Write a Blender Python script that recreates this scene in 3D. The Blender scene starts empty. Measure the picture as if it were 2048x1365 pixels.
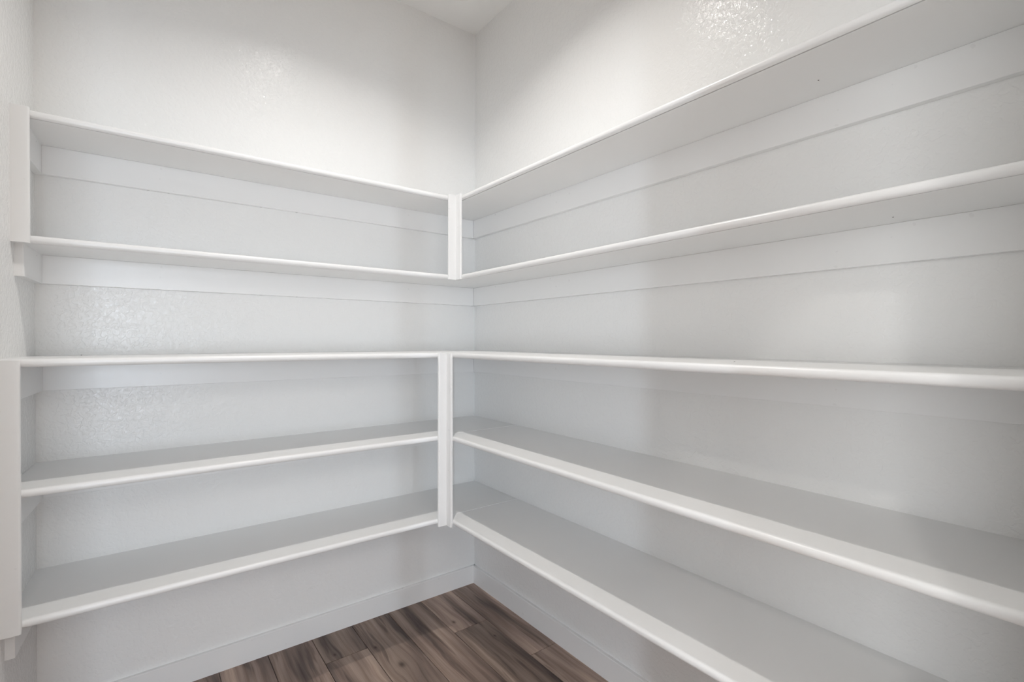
import bpy, bmesh, math, random
from mathutils import Vector, Matrix

# ------------------------------------------------------------------ camera
sc = bpy.context.scene
COL = sc.collection
F_PX, YAW, PITCH, ROLL = 980.03, 0.6475, -0.0074, 0.0017
CAM = Vector((-1.3316, -2.0712, 1.2176))
fw = Vector((math.sin(YAW)*math.cos(PITCH), math.cos(YAW)*math.cos(PITCH), math.sin(PITCH)))
rt = Vector((math.cos(YAW), -math.sin(YAW), 0))
up = rt.cross(fw)
r2 = rt*math.cos(ROLL) + up*math.sin(ROLL)
u2 = -rt*math.sin(ROLL) + up*math.cos(ROLL)
cam = bpy.data.objects.new('camera', bpy.data.cameras.new('camera'))
COL.objects.link(cam)
cam.matrix_world = Matrix((( r2.x, u2.x, -fw.x, CAM.x), (r2.y, u2.y, -fw.y, CAM.y),
                           (r2.z, u2.z, -fw.z, CAM.z), (0, 0, 0, 1)))
cam.data.sensor_width = 36
cam.data.lens = F_PX/2048*36
cam.data.shift_y = 5.9/2048
cam.data.clip_start = 0.02
sc.camera = cam

# ------------------------------------------------------------------ world, light, exposure
w = bpy.data.worlds.new('sky'); sc.world = w; w.use_nodes = True
bg = w.node_tree.nodes['Background']
bg.inputs[0].default_value = (0.72, 0.84, 1.0, 1); bg.inputs[1].default_value = 0.8
sc.view_settings.view_transform = 'Standard'
sc.view_settings.look = 'None'
sc.view_settings.gamma = 1.0
sc.view_settings.use_curve_mapping = False
sc.view_settings.exposure = 0.02
sc.cycles.max_bounces = 6
sc.cycles.diffuse_bounces = 6
sc.cycles.glossy_bounces = 3
sc.cycles.caustics_reflective = False
sc.cycles.caustics_refractive = False
sc.cycles.use_adaptive_sampling = True
sc.cycles.adaptive_threshold = 0.07
sc.cycles.use_denoising = True
sc.cycles.sample_clamp_indirect = 6

LAMP = (-0.77, -0.86, 2.735)
P_LAMP, P_WIN1, P_WIN2, P_FILL, P_HALL = 7.8, 114, 165, 172, 44

def area(name, loc, target, sx, sy, power, color, shape='RECTANGLE'):
    l = bpy.data.lights.new(name, 'AREA'); l.shape = shape; l.size = sx
    if shape == 'RECTANGLE': l.size_y = sy
    l.energy = power; l.color = color
    o = bpy.data.objects.new(name, l); COL.objects.link(o)
    o.location = loc
    d = Vector(target) - Vector(loc)
    o.rotation_euler = d.to_track_quat('-Z', 'Y').to_euler()
    return o
DAY = (0.78, 0.885, 1.0)
HALL_Y = -7.8
HX0, HX1 = -5.9, 2.2
area('window_and_fill_light', (-1.64, HALL_Y+.02, 1.12), (-1.64, 0, 1.12), 0.44, 2.1, P_WIN1, DAY)
area('window_and_fill_light', (-4.75, HALL_Y+.02, 1.12), (-4.75, 0, 1.12), 0.34, 2.1, P_WIN2, DAY)
area('window_and_fill_light', (HX0+.02, -3.4, 1.25), (0, -3.4, 1.25), 2.1, 2.0, P_FILL, (.93, .97, 1.0))  # added fill to brighten the right wall, from an invented side window
area('hall_ceiling_light', (-1.6, -4.6, 2.70), (-1.6, -4.6, 0), 1.6, 1.6, P_HALL, (1.0, .98, .95))
area('hall_downlight', (-2.4, -2.75, 2.72), (-2.4, -2.75, 0), .12, .12, 14, (1.0, .97, .93), 'DISK')

# ------------------------------------------------------------------ materials
def mat(name):
    m = bpy.data.materials.new(name); m.use_nodes = True
    nt = m.node_tree
    return m, nt, nt.nodes, nt.links, nt.nodes['Principled BSDF']

def paint(name, color, rough, texture=None, strength=0.3, coat=0.0, coat_rough=0.15):
    m, nt, N, L, b = mat(name)
    b.inputs['Base Color'].default_value = (*color, 1)
    b.inputs['Roughness'].default_value = rough
    b.inputs['Coat Weight'].default_value = coat
    b.inputs['Coat Roughness'].default_value = coat_rough
    tc = N.new('ShaderNodeTexCoord')
    if texture == 'knockdown':
        n1 = N.new('ShaderNodeTexNoise'); n1.inputs['Scale'].default_value = 62
        n1.inputs['Detail'].default_value = 1.5; n1.inputs['Roughness'].default_value = .55
        n1.inputs['Distortion'].default_value = .6
        L.new(tc.outputs['Object'], n1.inputs['Vector'])
        r = N.new('ShaderNodeMapRange'); r.interpolation_type = 'SMOOTHSTEP'
        r.inputs[1].default_value = .42; r.inputs[2].default_value = .54
        L.new(n1.outputs['Fac'], r.inputs[0])
        n2 = N.new('ShaderNodeTexNoise'); n2.inputs['Scale'].default_value = 330
        n2.inputs['Detail'].default_value = 0
        L.new(tc.outputs['Object'], n2.inputs['Vector'])
        mx = N.new('ShaderNodeMath'); mx.operation = 'MULTIPLY_ADD'
        L.new(n2.outputs['Fac'], mx.inputs[0]); mx.inputs[1].default_value = .28
        L.new(r.outputs[0], mx.inputs[2])
        h = mx.outputs[0]; dist = .0011
    else:
        n2 = N.new('ShaderNodeTexNoise'); n2.inputs['Scale'].default_value = 55
        n2.inputs['Detail'].default_value = 0
        L.new(tc.outputs['Object'], n2.inputs['Vector'])
        h = n2.outputs['Fac']; dist = .001
    if coat:                                  # the gloss shows every dab of the texture, the body colour hardly any
        n3 = N.new('ShaderNodeTexNoise'); n3.inputs['Scale'].default_value = 95
        n3.inputs['Detail'].default_value = 0.0
        L.new(tc.outputs['Object'], n3.inputs['Vector'])
        ad = N.new('ShaderNodeMath'); ad.operation = 'MULTIPLY_ADD'
        L.new(n3.outputs['Fac'], ad.inputs[0]); ad.inputs[1].default_value = 0.8
        L.new(h, ad.inputs[2])
        bc = N.new('ShaderNodeBump'); bc.inputs['Strength'].default_value = .80
        bc.inputs['Distance'].default_value = dist*1.2
        L.new(ad.outputs[0], bc.inputs['Height']); L.new(bc.outputs[0], b.inputs['Coat Normal'])
        b.inputs['Specular IOR Level'].default_value = .25
        ge = N.new('ShaderNodeNewGeometry')
        mv = N.new('ShaderNodeMix'); mv.data_type = 'VECTOR'; mv.inputs[0].default_value = strength
        L.new(ge.outputs['Normal'], mv.inputs[4]); L.new(bc.outputs[0], mv.inputs[5])
        nv = N.new('ShaderNodeVectorMath'); nv.operation = 'NORMALIZE'
        L.new(mv.outputs[1], nv.inputs[0]); L.new(nv.outputs[0], b.inputs['Normal'])
    elif strength >= .15:
        bp = N.new('ShaderNodeBump'); bp.inputs['Strength'].default_value = strength
        bp.inputs['Distance'].default_value = dist
        L.new(h, bp.inputs['Height']); L.new(bp.outputs[0], b.inputs['Normal'])
    else:                                     # smooth paint: only the sheen varies
        mr = N.new('ShaderNodeMapRange'); L.new(h, mr.inputs[0])
        mr.inputs[3].default_value = rough-.04; mr.inputs[4].default_value = rough+.04
        L.new(mr.outputs[0], b.inputs['Roughness'])
    return m

M_WALL = paint('painted_wall', (.880, .880, .872), .50, 'knockdown', .30, .36, .095)
M_CEIL = paint('painted_ceiling', (.885, .885, .876), .75, None, .3)
M_TRIM = paint('semigloss_trim', (.890, .890, .887), .30, None, .10)
M_BOARD = paint('shelf_paint', (.900, .900, .895), .34, None, .06)
M_NOSE = paint('nosing_paint', (.875, .875, .872), .33, None, .22)
M_CAULK = paint('caulk', (.86, .86, .86), .35, None, .1)
M_HALL = paint('hall_paint', (.86, .86, .85), .7, None, .1)
M_DARK = paint('nail_head', (.03, .028, .026), .6, None, .1)
M_RING = paint('lamp_ring', (.85, .85, .85), .4, None, .05)

KNOTS = [(-0.560, -0.372, .020), (-0.742, -0.165, .008), (-0.600, -0.215, .009),
         (-0.265, -0.250, .011), (-0.180, -0.435, .007)]

def wood(name):
    m, nt, N, L, b = mat(name)
    def math_(op, a, c=None, d=None):
        n = N.new('ShaderNodeMath'); n.operation = op
        for i, v in enumerate((a, c, d)):
            if v is None: continue
            if isinstance(v, (int, float)): n.inputs[i].default_value = v
            else: L.new(v, n.inputs[i])
        return n.outputs[0]
    geo = N.new('ShaderNodeNewGeometry')
    oi = N.new('ShaderNodeObjectInfo')
    sep = N.new('ShaderNodeSeparateXYZ'); L.new(geo.outputs['Position'], sep.inputs[0])
    x, y = sep.outputs[0], sep.outputs[1]
    # each plank its own slice of grain
    zoff = math_('MULTIPLY', oi.outputs['Random'], 37.0)
    # knots bend the grain round them
    bend, core = None, None
    for kx, ky, kr in KNOTS:
        dx = math_('SUBTRACT', x, kx)
        dy = math_('MULTIPLY', math_('SUBTRACT', y, ky), .62)
        d2 = math_('ADD', math_('MULTIPLY', dx, dx), math_('MULTIPLY', dy, dy))
        g = math_('EXPONENT', math_('DIVIDE', d2, -2*(kr*2.2)**2))
        c = math_('EXPONENT', math_('DIVIDE', d2, -2*(kr*.42)**2))
        bb = math_('MULTIPLY', math_('MULTIPLY', dx, g), -.6)
        bend = bb if bend is None else math_('ADD', bend, bb)
        core = c if core is None else math_('MAXIMUM', core, c)
    wob = N.new('ShaderNodeTexNoise'); wob.inputs['Scale'].default_value = 1
    cv = N.new('ShaderNodeCombineXYZ')
    L.new(math_('MULTIPLY', x, 3.5), cv.inputs[0]); L.new(math_('MULTIPLY', y, 3.0), cv.inputs[1]); L.new(zoff, cv.inputs[2])
    L.new(cv.outputs[0], wob.inputs['Vector'])
    xx = math_('ADD', math_('ADD', x, bend), math_('MULTIPLY', math_('SUBTRACT', wob.outputs['Fac'], .5), .035))
    def noise(sx, sy, detail, rough, zo=0.0):
        cvv = N.new('ShaderNodeCombineXYZ')
        L.new(math_('MULTIPLY', xx, sx), cvv.inputs[0]); L.new(math_('MULTIPLY', y, sy), cvv.inputs[1])
        L.new(math_('ADD', zoff, zo), cvv.inputs[2])
        n = N.new('ShaderNodeTexNoise'); n.inputs['Scale'].default_value = 1
        n.inputs['Detail'].default_value = detail; n.inputs['Roughness'].default_value = rough
        L.new(cvv.outputs[0], n.inputs['Vector'])
        return n.outputs['Fac']
    broad = noise(17, 1.6, 2, .5)
    streak = noise(70, 2.2, 4, .6, 5)
    fine = noise(420, 9, 3, .65, 11)
    dark = noise(34, 2.4, 3, .6, 23)
    r1 = N.new('ShaderNodeValToRGB'); L.new(broad, r1.inputs[0])
    e = r1.color_ramp.elements
    e[0].position = .28; e[0].color = (.105, .076, .066, 1)
    e[1].position = .74; e[1].color = (.520, .400, .325, 1)
    k = e.new(.50); k.color = (.310, .232, .192, 1)
    def mixc(fac, a, c, blend='MULTIPLY'):
        n = N.new('ShaderNodeMix'); n.data_type = 'RGBA'; n.blend_type = blend
        if isinstance(fac, (int, float)): n.inputs[0].default_value = fac
        else: L.new(fac, n.inputs[0])
        for i, v in ((6, a), (7, c)):
            if isinstance(v, tuple): n.inputs[i].default_value = v
            else: L.new(v, n.inputs[i])
        return n.outputs[2]
    def mapr(v, a, c, lo, hi):
        n = N.new('ShaderNodeMapRange'); n.interpolation_type = 'SMOOTHSTEP'
        L.new(v, n.inputs[0])
        for i, q in enumerate((a, c, lo, hi)): n.inputs[i+1].default_value = q
        return n.outputs[0]
    col = mixc(mapr(streak, .40, .66, 0, .65), r1.outputs[0], (.60, .55, .54, 1))
    col = mixc(mapr(fine, .35, .70, 0, .35), col, (.68, .64, .62, 1))
    col = mixc(mapr(dark, .57, .68, 0, .8), col, (.46, .42, .42, 1))
    tone = math_('MULTIPLY_ADD', oi.outputs['Random'], .75, .80)
    tn = N.new('ShaderNodeCombineColor')
    for i in range(3): L.new(tone, tn.inputs[i])
    col = mixc(1.0, col, tn.outputs[0])
    col = mixc(math_('MULTIPLY', core, .80), col, (.12, .085, .075, 1))
    L.new(col, b.inputs['Base Color'])
    L.new(mapr(streak, .3, .7, .36, .50), b.inputs['Roughness'])
    b.inputs['Specular IOR Level'].default_value = .35
    bp = N.new('ShaderNodeBump'); bp.inputs['Strength'].default_value = .12; bp.inputs['Distance'].default_value = .0006
    L.new(fine, bp.inputs['Height']); L.new(bp.outputs[0], b.inputs['Normal'])
    return m
M_WOOD = wood('plank_wood')
M_GAP, *_r = mat('floor_joint')
M_GAP.node_tree.nodes['Principled BSDF'].inputs['Base Color'].default_value = (.020, .016, .014, 1)

# ------------------------------------------------------------------ helpers
def link(name, bm, m, parent=None, smooth=False):
    me = bpy.data.meshes.new(name)
    bmesh.ops.recalc_face_normals(bm, faces=bm.faces)
    bm.to_mesh(me); bm.free()
    me.materials.append(m)
    if smooth:
        me.polygons.foreach_set('use_smooth', [True]*len(me.polygons))
        try: me.set_sharp_from_angle(angle=math.radians(35))
        except Exception: pass
    o = bpy.data.objects.new(name, me); COL.objects.link(o)
    if parent: o.parent = parent
    return o

def sweep(rings):
    """rings of equal length -> closed tube with end caps"""
    bm = bmesh.new()
    vs = [[bm.verts.new(p) for p in r] for r in rings]
    n = len(vs[0])
    for a, b in zip(vs, vs[1:]):
        for i in range(n):
            bm.faces.new((a[i], a[(i+1) % n], b[(i+1) % n], b[i]))
    bm.faces.new(vs[0]); bm.faces.new(vs[-1])
    return bm

def prism(plan, z0, z1):
    return sweep([[(x, y, z0) for x, y in plan], [(x, y, z1) for x, y in plan]])

def box(x0, x1, y0, y1, z0, z1, bev=0.0):
    bm = prism([(x0, y0), (x1, y0), (x1, y1), (x0, y1)], z0, z1)
    if bev:
        bmesh.ops.bevel(bm, geom=list(bm.edges), offset=bev, segments=2, profile=.5, affect='EDGES')
    return bm

def struct(o, label=None):
    o['kind'] = 'structure'
    if label: o['label'] = label
    return o

def thing(name, label, cat, loc, group=None):
    o = bpy.data.objects.new(name, None); COL.objects.link(o)
    o.location = loc; o.empty_display_size = .05
    o['label'] = label; o['category'] = cat
    if group: o['group'] = group
    return o

def part(name, bm, m, parent, smooth=False, label=None):
    """part given in world coordinates, stored relative to its thing"""
    off = Vector(parent.location)
    for v in bm.verts: v.co -= off
    o = link(name, bm, m, parent, smooth)
    if label: o['label'] = label
    return o

# ------------------------------------------------------------------ room
CEIL = 2.74
FLOOR = 0.006
SLANT = 0.052
def xc(y): return -1.590 + SLANT*y            # face of the left wall, slightly out of square
YD = -2.03                                     # face of the front wall (behind the camera)
YH = -2.15                                     # its other face
DOOR = (-1.55, -0.70, 2.06)

floor = struct(link('floor', box(HX0, HX1, HALL_Y-.1, .1, -.08, FLOOR-.004), M_GAP), 'dark brown wood plank floor')
struct(link('ceiling', box(HX0, HX1, HALL_Y-.1, .1, CEIL, CEIL+.1), M_CEIL), 'white textured ceiling')
struct(link('wall_back', box(-1.70, .1, 0, .1, -.02, CEIL), M_WALL), 'white textured wall behind the shorter shelves')
struct(link('wall_right', box(0, .1, YH, 0, -.02, CEIL), M_WALL), 'white textured wall behind the longer shelves')
struct(link('wall_left', prism([(xc(0), 0), (xc(YH), YH), (xc(YH)-.1, YH), (xc(0)-.1, 0)], -.02, CEIL), M_WALL),
       'white textured side wall at the left edge')
# front wall with the doorway the camera stands in
def opening_wall(x0, x1, y0, y1, holes):
    bm = bmesh.new()
    def add(a, b, c, d):
        if b-a < 1e-4 or d-c < 1e-4: return
        t = box(a, b, y0, y1, c, d); me = bpy.data.meshes.new('t'); t.to_mesh(me); t.free()
        bm.from_mesh(me); bpy.data.meshes.remove(me)
    xs = x0
    for a, b, c, d in holes:
        add(xs, a, -.02, CEIL); add(a, b, -.02, c); add(a, b, d, CEIL); xs = b
    add(xs, x1, -.02, CEIL)
    return bm
struct(link('wall_front', opening_wall(xc(YD), 0, YH, YD, [(DOOR[0], DOOR[1], -.02, DOOR[2])]), M_HALL))
struct(link('wall_front_hall_side', opening_wall(HX0, HX1, YH-.02, YH, [(DOOR[0], DOOR[1], -.02, DOOR[2])]), M_HALL))
HOLES = [(-4.94, -4.56, .04, 2.2), (-1.88, -1.40, .04, 2.2)]
struct(link('wall_hall_far', opening_wall(HX0, HX1, HALL_Y-.1, HALL_Y, HOLES), M_HALL))
def left_hall_wall():
    bm = bmesh.new()
    for q in ((HALL_Y-.1, -4.5, -.02, CEIL), (-2.3, YH, -.02, CEIL), (-4.5, -2.3, 2.3, CEIL), (-4.5, -2.3, -.02, .2)):  # gap in this unseen wall made for the added fill lamp
        t = box(HX0-.1, HX0, *q); me = bpy.data.meshes.new('t'); t.to_mesh(me); t.free()
        bm.from_mesh(me); bpy.data.meshes.remove(me)
    return bm
struct(link('wall_hall_left', left_hall_wall(), M_HALL))
struct(link('wall_hall_right', box(HX1, HX1+.1, HALL_Y-.1, YH, -.02, CEIL), M_HALL))
for i, (a, b, c, d) in enumerate(HOLES):
    y0, y1 = HALL_Y-.07, HALL_Y-.04
    fr = struct(link('window_%d' % (i+1), box(a, b, y0, y1, c, c+.05), M_TRIM))
    for nm, q in (('frame_rail', (a, b, d-.05, d)), ('frame_stile', (a, a+.05, c, d)), ('frame_stile', (b-.05, b, c, d))):
        link(nm, box(q[0], q[1], y0, y1, q[2], q[3]), M_TRIM, fr)

# floor planks, laid towards the back wall
rng = random.Random(11)
PW, PL, GAP = .1615, 1.22, .0011
joints = {0: -.62, 1: -.319, 2: -.92, 3: -.75, 4: -.200, 5: -1.02, 6: -.62, 7: -.35, 8: -.9, 9: -.5, 10: -1.1}
xs = [.02, -.141] + [-.141-PW*i for i in range(1, 11)]
for c in range(len(xs)-1):
    xa, xb = xs[c+1], xs[c]
    y1 = 0.0; y0 = joints[c] if c in joints else -.6
    while y1 > YH:
        o = link('plank', box(xa+GAP, min(xb, 0)-GAP, max(y0, YH)+GAP, y1-GAP, FLOOR-.004, FLOOR, .0005), M_WOOD, floor)
        y1 = y0; y0 -= PL
# the hall beyond the doorway: wider boards of the same floor, never seen from here
link('hall_boards', box(HX0, HX1, HALL_Y, YH, FLOOR-.004, FLOOR-.0005), M_WOOD, floor)

# baseboards
BH, BT = .092, .0135
def base_profile(): return [(0, FLOOR), (BT, FLOOR), (BT, BH-.002), (BT-.002, BH), (0, BH)]
struct(link('baseboard_back', sweep([[(xc(0), -d, z) for d, z in base_profile()], [(0, -d, z) for d, z in base_profile()]]), M_TRIM),
       'white baseboard along the back wall')
struct(link('baseboard_right', sweep([[(-d, -d, z) for d, z in base_profile()], [(-d, YD, z) for d, z in base_profile()]]), M_TRIM),
       'white baseboard along the right wall')
struct(link('baseboard_left', prism([(xc(-BT), -BT), (xc(-BT)+BT, -BT), (xc(YD)+BT, YD), (xc(YD), YD)], FLOOR, BH), M_TRIM))

# ------------------------------------------------------------------ shelves
TH = .021                                   # board thickness
NR = .0115                                  # how far the rounded nosing stands out
CT, CH = .019, .087                         # cleat thickness and height
D_UP, D_LO = .256, .361                     # front of the nosing
TOPS = [('bottom', .5128, D_LO), ('second', .8407, D_LO), ('middle', 1.1688, D_LO),
        ('fourth', 1.4752+TH, D_UP), ('top', 1.8091+TH, D_UP)]

def nose_profile(D, zt):
    """(depth from the wall, height) outline, back to front, bullnose"""
    pts = [(D-NR, zt-TH), (D-NR, zt)]
    n = 12
    for i in range(n+1):
        a = math.pi/2 - math.pi*i/n
        pts.append((D-NR+NR*math.copysign(abs(math.cos(a))**.8, math.cos(a)) if i not in (0, n) else D-NR,
                    zt-TH/2 + TH/2*math.copysign(abs(math.sin(a))**.8, math.sin(a))))
    return pts[1:-1]+[]

WHERE_B = {'bottom': 'lowest white shelf on the back wall, nearest the floor',
           'second': 'second white shelf up from the floor on the back wall',
           'middle': 'middle white shelf on the back wall, at eye level, topping the lower trim',
           'fourth': 'second white shelf from the top on the back wall',
           'top': 'topmost white shelf on the back wall, under bare textured wall'}
WHERE_R = {'bottom': 'lowest white shelf on the right wall, just above its baseboard',
           'second': 'second white shelf up from the floor on the right wall',
           'middle': 'middle white shelf on the right wall, at eye level, with a dark nail spot',
           'fourth': 'second white shelf from the top on the right wall',
           'top': 'topmost white shelf on the right wall, running out of the picture top'}

for key, zt, D in TOPS:
    zb = zt-TH
    db = D-NR
    # ---- back wall shelf, runs from the left wall right through to the right wall
    t = thing('wall_shelf', WHERE_B[key], 'shelf', ((xc(0))/2, 0, zb), 'shelves along the back wall')
    part('board', prism([(xc(0), 0), (0, 0), (0, -db), (xc(-db), -db)], zb, zt), M_BOARD, t)
    pr = nose_profile(D, zt)
    part('nosing', sweep([[(xc(-d), -d, z) for d, z in pr], [(-d, -d, z) for d, z in pr]]), M_NOSE, t, True,
         'rounded white front edge')
    part('wall_cleat', box(xc(0)+CT-.0015, -CT, -CT, 0, zb-CH, zb, .0012), M_TRIM, t, False, 'white support strip under the board')
    ye = -(D-.030)
    part('end_cleat', prism([(xc(0), 0), (xc(0)+CT, 0), (xc(ye)+CT, ye+.004), (xc(ye)+CT-.001, ye+.001),
                             (xc(ye)+CT-.004, ye), (xc(ye), ye)], zb-CH*(.92 if key == 'bottom' else 1), zb),
         M_TRIM, t, False, 'short white support strip on the left wall')
    if key == 'middle':
        part('nail', box(-1.482, -1.479, -.052, -.049, zt-.001, zt+.0012), M_DARK, t, False, 'dark nail head')
    # ---- right wall shelf, butts against the back wall shelf
    t = thing('wall_shelf', WHERE_R[key], 'shelf', (0, YD/2, zb), 'shelves along the right wall')
    part('board', prism([(0, -db), (-db, -db), (-db, YD), (0, YD)], zb, zt), M_BOARD, t)
    part('nosing', sweep([[(-d, -d, z) for d, z in pr], [(-d, YD, z) for d, z in pr]]), M_NOSE, t, True,
         'rounded white front edge')
    part('wall_cleat', box(-CT, 0, YD, -CT, zb-CH, zb, .0012), M_TRIM, t, False, 'white support strip under the board')
    if D == D_LO:
        sw = .0022 if key == 'bottom' else .0012
        part('caulk_bead', box(-db+.004, -.001, -db-sw, -db+sw, zt-.001, zt+.0010, .0006), M_CAULK, t, False,
             'thin caulk line where the boards meet')
    nails = {'middle': [(-.245, -1.482, zt)], 'top': [(-.105, -1.600, zb)], 'fourth': [(-.085, -1.735, zb)]}
    for nx, ny, nz in nails.get(key, []):
        part('nail', box(nx-.001, nx+.001, ny-.0013, ny+.0013, nz-.0007, nz+.0007), M_DARK, t, False, 'dark nail head')

# ------------------------------------------------------------------ vertical trims on the shelf fronts
TT, TW, RR = .009, .043, .005
def strip_plan(n=5):
    """strip seen from above: u along the shelf away from the corner, v out from the nosing"""
    pts = [(0, 0), (0, TT), ]
    for i in range(n+1):
        a = math.pi/2*(1-i/n)
        pts.append((TW-RR+RR*math.cos(a), TT-RR+RR*math.sin(a)))
    pts.append((TW, 0))
    return pts

for nm, D, z0, z1, lab, lab2 in (
        ('upper', D_UP, 1.4752-.001, 1.8091+TH+.003, 'upper white corner trim joining the top two shelves of both walls',
         'upper white trim strip closing the top two shelves at the left wall'),
        ('lower', D_LO, .5128-TH-.008, 1.1688-.003, 'lower white corner trim joining the lower three shelves of both walls',
         'lower white trim strip closing the three lower shelves at the left wall')):
    t = thing('corner_trim', lab, 'trim', (-D, -D, z0), 'upright trims on the shelf fronts')
    pl = strip_plan()
    part('strip', prism([(-D-u if u > 0 else (-D-v), -D-v) for u, v in pl], z0, z1), M_TRIM, t, True)
    part('strip', prism([(-D-v, -D-u if u > 0 else (-D-v)) for u, v in pl], z0, z1), M_TRIM, t, True)
    ww = .037
    t = thing('end_trim', lab2, 'trim', (xc(-D), -D, z0), 'upright trims on the shelf fronts')
    def X(u, v): return xc(-D-v) + (u if u == 0 else u-TW+ww)
    part('strip', prism([(X(u, v), -D-v) for u, v in pl], z0, z1), M_TRIM, t, True)

# ------------------------------------------------------------------ ceiling downlight (above the frame)
t = thing('ceiling_light', 'round recessed white ceiling light in the middle of the pantry', 'ceiling light', (LAMP[0], LAMP[1], CEIL))
def ring(r0, r1, z0, z1, n=40):
    bm = bmesh.new()
    vs = []
    for r, z in ((r0, z0), (r1, z0), (r1, z1), (r0, z1)):
        vs.append([bm.verts.new((LAMP[0]+r*math.cos(2*math.pi*i/n), LAMP[1]+r*math.sin(2*math.pi*i/n), z)) for i in range(n)])
    for k in range(4):
        a, b = vs[k], vs[(k+1) % 4]
        for i in range(n): bm.faces.new((a[i], a[(i+1) % n], b[(i+1) % n], b[i]))
    return bm
part('trim_ring', ring(.062, .085, CEIL-.006, CEIL), M_RING, t)
lamp = area('lamp_light', (0, 0, 0), (0, 0, -1), .05, .05, P_LAMP, (1.0, .965, .92), 'DISK')
lamp.data.spread = math.radians(134)
lamp.parent = t
lamp.location = (0, 0, -.004)
lamp.rotation_euler = (0, 0, 0)
